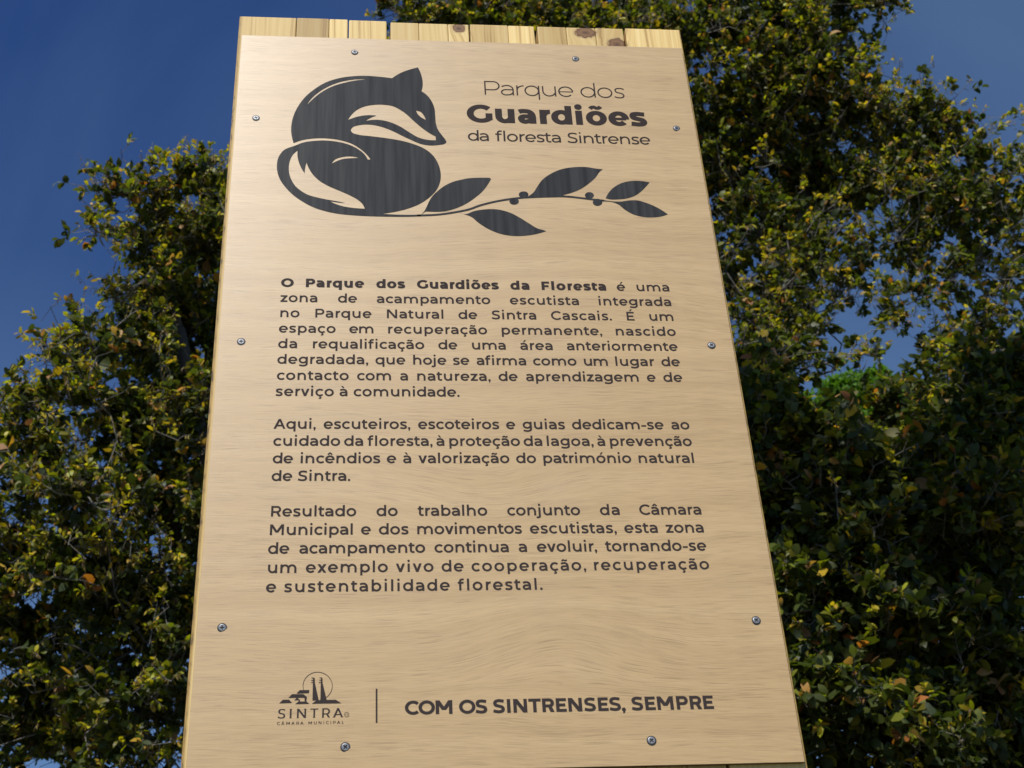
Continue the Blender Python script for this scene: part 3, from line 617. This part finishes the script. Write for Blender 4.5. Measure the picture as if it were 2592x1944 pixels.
art('palace_emblem', [cr(ART[k], True) for k in ('roof_a', 'roof_b', 'gable', 'base_a', 'roof_c', 'tower_a', 'tower_b', 'base_b', 'tick0', 'tick1', 'tick2', 'tick3', 'tick4', 'tick5')]+pen(ART['arc'], .55, .55))['label'] = 'small palace emblem with two tall chimneys'
rv, rf = union(pen(ART['reg'], .36, .36, True)); rv = [(a/1000, 0, b/1000) for a, b in rv]; rf = [list(f) for f in rf]
lay_word('LR', 'S', 149.1, 151.7, 56.9, 2.1, rv, rf)
flat('registered_mark', rv, rf)

# ------------------------------------------------------------------ oaks: trunk, limbs, twigs, leaves
def tube(paths, sides=6):
    """one mesh from many tapered polylines [(pts, radii)]"""
    V, F = [], []
    for pts, rad in paths:
        pts = [np.array(p, float) for p in pts]; base = len(V); n = len(pts)
        s = sides if rad[0] > .006 else 4 if rad[0] > .0025 else 3
        u0 = np.array((1.0, .13, .07))
        for i in range(n):
            d = pts[min(i+1, n-1)]-pts[max(i-1, 0)]; d /= max(np.linalg.norm(d), 1e-9)
            u = u0-d*(u0@d); u /= max(np.linalg.norm(u), 1e-9); v = np.cross(d, u); u0 = u
            for k in range(s):
                a = 2*math.pi*k/s; V.append(pts[i]+rad[i]*(math.cos(a)*u+math.sin(a)*v))
        for i in range(n-1):
            for k in range(s):
                F.append((base+i*s+k, base+i*s+(k+1) % s, base+(i+1)*s+(k+1) % s, base+(i+1)*s+k))
        F.append(tuple(base+(n-1)*s+k for k in range(s)))
    return V, F

def bend(a, b, rg, n=5, wob=.12, lift=0.0):
    a, b = np.array(a, float), np.array(b, float); L = np.linalg.norm(b-a)
    m = rg.normal(0, 1, 3)*L*wob; m[2] += lift*L; m2 = rg.normal(0, 1, 3)*L*wob*.5
    t = np.linspace(0, 1, n)[:, None]
    return a*(1-t)+b*t+m*np.sin(t*math.pi)+m2*np.sin(2*t*math.pi)

def leaf_mesh(name, P, D, Nn, L, Wd, C, mat, parent):
    """many folded leaves: P base, D axis, Nn normal, L length, Wd width, C tint"""
    n = len(P); S = np.cross(D, Nn); S /= np.linalg.norm(S, axis=1)[:, None]+1e-9; Nn = np.cross(S, D)
    L, Wd = L[:, None], Wd[:, None]
    curl = rgl.uniform(-.05, .28, n)[:, None]; fold = rgl.uniform(.02, .30, n)[:, None]
    V = np.empty((n, 6, 3))
    V[:, 0] = P
    V[:, 1] = P+D*L*.34-S*Wd*.5+Nn*(Wd*fold-curl*L*.05)
    V[:, 2] = P+D*L*.34+S*Wd*.5+Nn*(Wd*fold-curl*L*.05)
    V[:, 3] = P+D*L*.72-S*Wd*.42+Nn*(Wd*fold*.8-curl*L*.35)
    V[:, 4] = P+D*L*.72+S*Wd*.42+Nn*(Wd*fold*.8-curl*L*.35)
    V[:, 5] = P+D*L*.97-Nn*curl*L
    loops = np.array([0, 2, 1, 1, 2, 4, 3, 3, 4, 5]); starts = np.array([0, 3, 7]); tot = np.array([3, 4, 3])
    me = bpy.data.meshes.new(name)
    me.vertices.add(n*6); me.vertices.foreach_set('co', V.reshape(-1))
    me.loops.add(n*10); me.polygons.add(n*3)
    o6 = np.arange(n)[:, None]
    me.loops.foreach_set('vertex_index', (loops[None]+o6*6).reshape(-1).astype(np.int32))
    me.polygons.foreach_set('loop_start', (starts[None]+o6*10).reshape(-1).astype(np.int32))
    at = me.attributes.new('tint', 'FLOAT_COLOR', 'FACE')
    at.data.foreach_set('color', np.repeat(np.concatenate([C, np.ones((n, 1))], 1), 3, axis=0).astype(np.float32).reshape(-1))
    me.update(calc_edges=True); me.validate()
    return link(name, me, mat, parent)

def unit(v): return v/(np.linalg.norm(v, axis=-1, keepdims=True)+1e-9)

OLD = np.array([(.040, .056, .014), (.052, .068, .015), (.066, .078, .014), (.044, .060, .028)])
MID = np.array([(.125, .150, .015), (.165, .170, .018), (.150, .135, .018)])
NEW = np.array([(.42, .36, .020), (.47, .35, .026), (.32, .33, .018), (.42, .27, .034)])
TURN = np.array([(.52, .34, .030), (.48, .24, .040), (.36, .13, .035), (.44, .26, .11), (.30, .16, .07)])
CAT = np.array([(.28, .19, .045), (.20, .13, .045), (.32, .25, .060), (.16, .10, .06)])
def oak(name, label, base, trunk, blobs, seed, dens=1.0, new=.5, size=1.0, turn=.055, tw=.11, group=None, pal=None, back=.55, backw=.5, cat=.60):
    """trunk: polyline from the ground up; blobs: (x, y, z, radius, weight) leafy masses carried by limbs"""
    rg = np.random.default_rng(seed)
    root = empty(name, base); tag(root, label, 'tree', group); B = np.array(base)
    full = []
    for b in blobs:
        full.append(b)
        if b[3] > .17 and b[4] >= 1 and back: full.append((b[0]+.12*rg.normal(), b[1]+back, b[2]+back*.64+.05*rg.normal(), b[3]*.9, b[4]*backw))
    # --- skeleton: each mass hangs on the nearest node already grown
    tp = [np.array(p, float) for p in trunk]
    nodes = []; paths = []
    fine = []
    for i in range(len(tp)-1): fine += list(bend(tp[i], tp[i+1], rg, 6, .04)[:-1])
    fine.append(tp[-1])
    r0 = tw; rad = [r0*(1-.72*i/(len(fine)-1)) for i in range(len(fine))]
    paths.append((fine, rad))
    for p, r in zip(fine, rad):
        if p[2] > 1.6: nodes.append((p, r))
    ctr = np.mean([b[:3] for b in full], axis=0)
    order = sorted(full, key=lambda b: min(np.linalg.norm(np.array(b[:3])-n[0]) for n in nodes))
    P, D, TL, OUT = [], [], [], []; AGE = []
    twigs = []
    for bx, by, bz, br, bw in order:
        c = np.array((bx, by, bz))
        q, qr = min(nodes, key=lambda n: np.linalg.norm(c-n[0])+max(0, n[0][2]-c[2])*.9)
        Ld = np.linalg.norm(c-q); lr = min(qr*.7, .008+.012*br/.25+.008*Ld)
        pts = bend(q, c, rg, 7, .10, .05); rr = [lr*(1-.62*t) for t in np.linspace(0, 1, 7)]
        paths.append((pts, rr))
        for p, r in zip(pts[2:], rr[2:]): nodes.append((p, r))
        # secondary branches through the mass
        ns = max(5, int(26*br/.25))
        for k in range(ns):
            d = unit(rg.normal(0, 1, 3)+np.array((0, -.25, .35))); far = rg.random() < .10 and br < .4                # loose sprays reach out of the mass
            if far: d = unit(d+np.array((0, 0, .55)))
            e = c+d*(br*rg.uniform(1.2, 1.35)+.07 if far else br*rg.uniform(.25, 1.28))
            st = pts[rg.integers(3, 7)]
            sp = bend(st, e, rg, 5, .14); sr = max(.0034, lr*.28)
            paths.append((sp, [sr*(1-.6*t) for t in np.linspace(0, 1, 5)]))
            for m in range(3): nodes.append((sp[m+1], sr*.7))
            age = rg.normal(0, .35)                    # a spray flushes as a whole
            # twigs
            nt_ = max(3, int(dens*bw*14*br/.25*rg.uniform(.7, 1.3)))
            for j in range(nt_):
                f = rg.uniform(.25, 1); ii = min(3, int(f*4)); t0 = sp[ii]*(1-(f*4-ii))+sp[ii+1]*(f*4-ii); tb = t0+rg.normal(0, .030, 3)
                dd = unit(unit(tb-c+1e-4)*.7+rg.normal(0, .75, 3)+np.array((0, -.1, .60)))
                tl = rg.uniform(.035, .075)*(1.7 if rg.random() < .08 else 1)
                P.append(tb); D.append(dd); TL.append(tl); AGE.append(age); OUT.append(np.linalg.norm(tb+dd*tl-c)/br)
                twigs.append(([t0, tb, tb+dd*tl*.5+rg.normal(0, .004, 3), tb+dd*tl], [.0016, .0013, .0010, .0007]))
    P, D, TL, OUT, AGE = map(np.array, (P, D, TL, OUT, AGE)); nT = len(P)
    # --- leaves along each twig
    per = 8; n = nT*per
    idx = np.repeat(np.arange(nT), per); f = np.tile(np.linspace(.30, 1.0, per), nT)+rg.uniform(-.06, .06, n)
    ax = D[idx]; side = unit(np.cross(ax, rg.normal(0, 1, (n, 3))))
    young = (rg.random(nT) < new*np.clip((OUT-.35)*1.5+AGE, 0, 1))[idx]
    pos = P[idx]+ax*(TL[idx]*f)[:, None]
    ld = unit(ax*rg.uniform(.25, 1.0, n)[:, None]+side*rg.uniform(.5, 1.1, n)[:, None]+np.array((0, 0, -.12)))
    nrm = unit(rg.normal(0, .75, (n, 3))+np.array((0, -.25, .8)))
    L = np.where(young, rg.uniform(.021, .043, n), rg.uniform(.031, .053, n))*size
    big = (~young) & (rg.random(n) < .14); L[big] = rg.uniform(.048, .068, big.sum())*size
    Wd = L*np.where(young, rg.uniform(.30, .48, n), rg.uniform(.44, .68, n))
    pl = pal or (OLD, MID, NEW)
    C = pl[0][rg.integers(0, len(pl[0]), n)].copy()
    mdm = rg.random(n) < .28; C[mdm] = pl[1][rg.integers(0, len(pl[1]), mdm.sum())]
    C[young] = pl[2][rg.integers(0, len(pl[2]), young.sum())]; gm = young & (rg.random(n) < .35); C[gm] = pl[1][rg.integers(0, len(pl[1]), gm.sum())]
    sick = (rg.random(nT) < .22)[idx]; tm = (~young) & (rg.random(n) < turn*np.where(sick, 3.4, .35)*np.clip(OUT[idx], .2, 1.4)); C[tm] = TURN[rg.integers(0, len(TURN), tm.sum())]; L[tm] *= 1.12; Wd[tm] *= 1.08
    # catkins: hanging tassels of narrow scales on some young twigs
    ck = young & (rg.random(nT) < cat)[idx] & (rg.random(n) < .7)
    C[ck] = CAT[rg.integers(0, len(CAT), ck.sum())]; L[ck] = rg.uniform(.018, .034, ck.sum())*size; Wd[ck] = .0042*size
    ld[ck] = unit(ld[ck]*.6+np.array((0, 0, -1.0)))
    C *= rg.uniform(.82, 1.2, (n, 1))
    V, F = tube([([p-B for p in a], b) for a, b in paths if b[0] >= .006])
    me = bpy.data.meshes.new('trunk'); me.from_pydata([tuple(v) for v in V], [], F); me.shade_smooth(); link('trunk', me, BARK, root)
    V, F = tube([([p-B for p in a], b) for a, b in twigs+[q for q in paths if q[1][0] < .006]])
    me = bpy.data.meshes.new('twigs'); me.from_pydata([tuple(v) for v in V], [], F); link('twigs', me, TWIG, root)
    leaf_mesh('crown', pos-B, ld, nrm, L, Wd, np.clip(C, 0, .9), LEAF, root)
    print(name, 'leaves', n)
    return root
rgl = np.random.default_rng(77)
BL = [(-1.17,5.0,5.95,0.13,1),(-0.98,5.1,6.0,0.16,1),(-0.78,5.0,6.06,0.16,1),(-1.05,5.2,5.83,0.15,1),(-0.83,5.4,6.03,0.24,1),(-0.72,5.5,6.39,0.18,1),(-1.18,4.9,5.66,0.09,1),(-1.1,5.1,5.43,0.12,1),(-0.97,5.3,5.61,0.21,1),(-1.14,5.0,5.12,0.15,1),(-1.01,5.3,5.3,0.24,1),(-0.8,5.6,5.62,0.29,1),(-1.27,5.0,5.06,0.08,1),(-1.43,5.2,4.89,0.14,1),(-1.21,5.0,4.81,0.18,1),(-0.96,5.2,4.84,0.28,1),(-0.74,5.5,4.96,0.31,1),(-1.42,5.3,4.72,0.17,1),(-1.52,5.3,4.88,0.14,1),(-1.09,5.0,4.39,0.26,1),(-0.8,5.4,4.48,0.32,1),(-1.43,5.6,4.37,0.24,0.8),(-1.5,5.5,4.61,0.18,0.8),(-1.17,5.2,4.19,0.2,0.8),(-1.46,5.7,4.16,0.22,0.7),(-1.04,5.3,4.07,0.31,1),(-0.74,5.4,4.02,0.32,1),(-1.37,5.8,4.06,0.3,0.65),(-1.08,5.5,3.8,0.22,0.7),(-1.42,5.9,3.89,0.26,0.65),(-0.87,5.4,3.63,0.36,0.9),(-1.37,5.9,3.69,0.31,0.65),(-1.13,5.7,3.61,0.24,0.7),(-0.53,5.7,5.93,0.35,1),(-0.49,5.8,5.28,0.42,1),(-0.43,5.8,4.53,0.42,1),(-0.44,5.8,3.87,0.43,1)]
BR = [(2.74,5.7,5.94,0.11,0.5),(2.89,5.7,5.95,0.1,0.5),(2.54,5.6,5.56,0.08,0.5),(2.67,5.7,6.29,0.15,0.62),(2.95,5.7,6.2,0.15,0.62),(2.57,5.9,6.13,0.17,0.62),(2.27,5.9,6.18,0.22,0.62),(3.11,5.7,6.07,0.17,0.62),(2.44,5.8,7.37,0.3,1),(2.82,5.6,7.48,0.15,1),(2.15,6.1,6.99,0.3,1),(2.72,5.7,5.82,0.09,0.5),(3.04,5.7,5.68,0.11,0.62),(0.23,5.6,8.15,0.18,1),(0.55,5.8,8.36,0.22,1),(0.84,5.7,8.18,0.22,1),(1.19,5.8,8.23,0.24,1),(1.59,5.8,8.16,0.25,1),(1.85,5.6,7.79,0.21,1),(1.29,5.9,8.6,0.29,1),(0.55,5.6,7.85,0.15,1),(0.87,5.6,7.77,0.15,1),(1.21,5.6,7.73,0.15,1),(1.56,5.6,7.66,0.16,1),(0.28,5.6,7.8,0.13,1),(0.15,5.6,7.93,0.13,1),(0.36,5.6,7.88,0.16,1),(0.67,5.7,7.97,0.18,1),(0.98,5.6,7.89,0.17,1),(1.33,5.6,7.79,0.19,1),(1.7,5.7,7.82,0.2,1),(2.19,5.9,8.22,0.39,1),(2.49,5.6,7.98,0.37,1),(2.86,5.6,8.12,0.3,1),(2.3,5.8,7.56,0.41,1),(2.08,6.0,7.26,0.4,1),(2.55,5.6,7.55,0.29,1),(2.82,5.6,7.77,0.15,1),(3.09,5.5,8.01,0.15,1),(2.71,5.8,7.35,0.29,1),(2.88,5.6,7.25,0.18,1),(3.1,5.6,7.14,0.25,1),(3.29,5.6,7.06,0.21,1),(3.38,5.6,6.87,0.17,1),(3.45,5.7,6.63,0.22,0.62),(3.66,5.9,6.6,0.22,0.62),(3.1,5.7,6.83,0.32,1),(3.22,5.6,6.47,0.31,0.62),(2.83,5.8,6.84,0.31,1),(2.57,6.0,7.02,0.39,1),(2.21,6.0,6.66,0.41,0.62),(2.9,5.7,6.42,0.27,0.62),(3.27,5.7,6.2,0.24,0.62),(2.46,5.9,6.38,0.31,0.62),(3.42,5.8,6.03,0.18,0.62),(3.17,5.7,5.8,0.12,0.62),(3.3,5.8,5.69,0.19,1),(2.13,5.9,5.96,0.32,0.62),(2.34,5.8,5.86,0.2,0.62),(2.08,5.8,5.51,0.34,1),(2.97,5.6,5.43,0.14,1),(1.78,6.5,7.84,0.66,1),(1.5,6.4,8.14,0.53,1),(1.94,6.5,6.72,0.62,0.62),(0.9,6.4,8.2,0.5,1)]
BC = [(2.71,4.9,4.8,0.22,1),(2.44,4.7,4.51,0.13,1),(2.71,4.8,4.51,0.19,1),(1.57,4.6,4.45,0.22,1),(1.72,4.6,4.3,0.19,1),(1.94,4.6,4.21,0.14,1),(2.21,4.7,4.27,0.18,1),(2.5,4.8,4.29,0.26,1),(1.6,4.7,4.13,0.27,1),(1.84,4.6,3.99,0.26,1),(2.17,4.6,3.91,0.29,1),(2.54,4.8,3.91,0.27,1),(1.62,4.7,3.68,0.29,1),(1.89,4.6,3.54,0.29,1),(2.28,4.7,3.51,0.31,1),(1.6,4.6,3.24,0.29,1),(1.91,4.6,3.17,0.3,1),(2.34,4.8,3.18,0.32,1),(1.52,5.1,4.6,0.3,1),(1.46,5.1,3.95,0.33,1),(1.39,5.0,3.34,0.34,1)]
BD = [(4.9,11.0,8.77,0.22,1),(5.03,11.0,8.61,0.22,1),(4.68,11.0,8.79,0.24,1),(4.93,11.0,8.69,0.24,1),(4.75,11.0,8.48,0.35,1),(4.53,11.0,8.48,0.31,1)]
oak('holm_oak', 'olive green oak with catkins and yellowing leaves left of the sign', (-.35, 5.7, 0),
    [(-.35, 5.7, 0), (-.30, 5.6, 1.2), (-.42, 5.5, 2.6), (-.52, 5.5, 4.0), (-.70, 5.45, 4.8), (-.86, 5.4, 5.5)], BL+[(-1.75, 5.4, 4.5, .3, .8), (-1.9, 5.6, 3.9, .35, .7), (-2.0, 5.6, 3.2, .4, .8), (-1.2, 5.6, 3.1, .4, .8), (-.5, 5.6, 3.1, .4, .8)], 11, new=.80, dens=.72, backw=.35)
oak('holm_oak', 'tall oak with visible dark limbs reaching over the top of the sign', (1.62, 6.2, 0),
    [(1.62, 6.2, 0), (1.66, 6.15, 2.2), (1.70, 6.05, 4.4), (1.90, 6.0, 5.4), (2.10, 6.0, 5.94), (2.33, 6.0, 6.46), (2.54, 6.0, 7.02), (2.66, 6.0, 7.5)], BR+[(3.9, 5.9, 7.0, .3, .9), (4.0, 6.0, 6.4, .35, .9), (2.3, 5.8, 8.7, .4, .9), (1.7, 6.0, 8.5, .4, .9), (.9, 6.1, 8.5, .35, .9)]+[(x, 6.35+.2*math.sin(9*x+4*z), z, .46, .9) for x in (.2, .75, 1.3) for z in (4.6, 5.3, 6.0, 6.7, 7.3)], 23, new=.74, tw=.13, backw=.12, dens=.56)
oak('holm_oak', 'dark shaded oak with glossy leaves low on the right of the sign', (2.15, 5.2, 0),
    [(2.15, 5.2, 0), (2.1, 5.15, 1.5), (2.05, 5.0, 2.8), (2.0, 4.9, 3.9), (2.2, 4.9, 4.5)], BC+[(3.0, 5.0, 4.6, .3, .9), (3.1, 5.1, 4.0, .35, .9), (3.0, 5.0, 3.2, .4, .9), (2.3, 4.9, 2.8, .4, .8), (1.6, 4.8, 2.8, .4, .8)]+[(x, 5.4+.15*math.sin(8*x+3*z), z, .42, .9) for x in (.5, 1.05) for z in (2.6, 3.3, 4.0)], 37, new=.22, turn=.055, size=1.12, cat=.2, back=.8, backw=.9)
BRIGHT = tuple(np.array(a) for a in ([(.075, .165, .020), (.065, .14, .018)], [(.10, .20, .024)], [(.12, .22, .028)]))
oak('leafy_tree', 'fresh bright green tree seen far off through a gap in the oaks', (4.8, 11.2, 0),
    [(4.8, 11.2, 0), (4.8, 11.15, 3), (4.75, 11.1, 6), (4.7, 11.05, 8.2)], BD+[(4.4, 11.3, 7.9, .5, .8), (5.2, 11.3, 7.9, .5, .8), (4.8, 11.2, 7.4, .6, .8)], 51, new=.4, size=1.5, turn=0, dens=1.6, pal=BRIGHT, tw=.12, cat=0)
oak('holm_oak', 'unseen tall oak added behind the photographer to shade the lower leaves', (-3.2, -1.6, 0),  # out of view; crown added and placed to shade the lower right leaves
    [(-3.2, -1.6, 0), (-3.1, -1.5, 3), (-2.8, -1.2, 6), (-2.0, -.6, 8.5), (-1.1, 0, 10)],
    [(x+.15*math.sin(7*x+3*z), .2+.35*math.sin(5*x+z), z, .42, 1) for x in (-1.1, -.5, .2, .8) for z in (10.0, 10.8, 11.6) if z < 11.5 or x < 0], 71, dens=.23, new=.4, size=1.7, back=0, tw=.16)
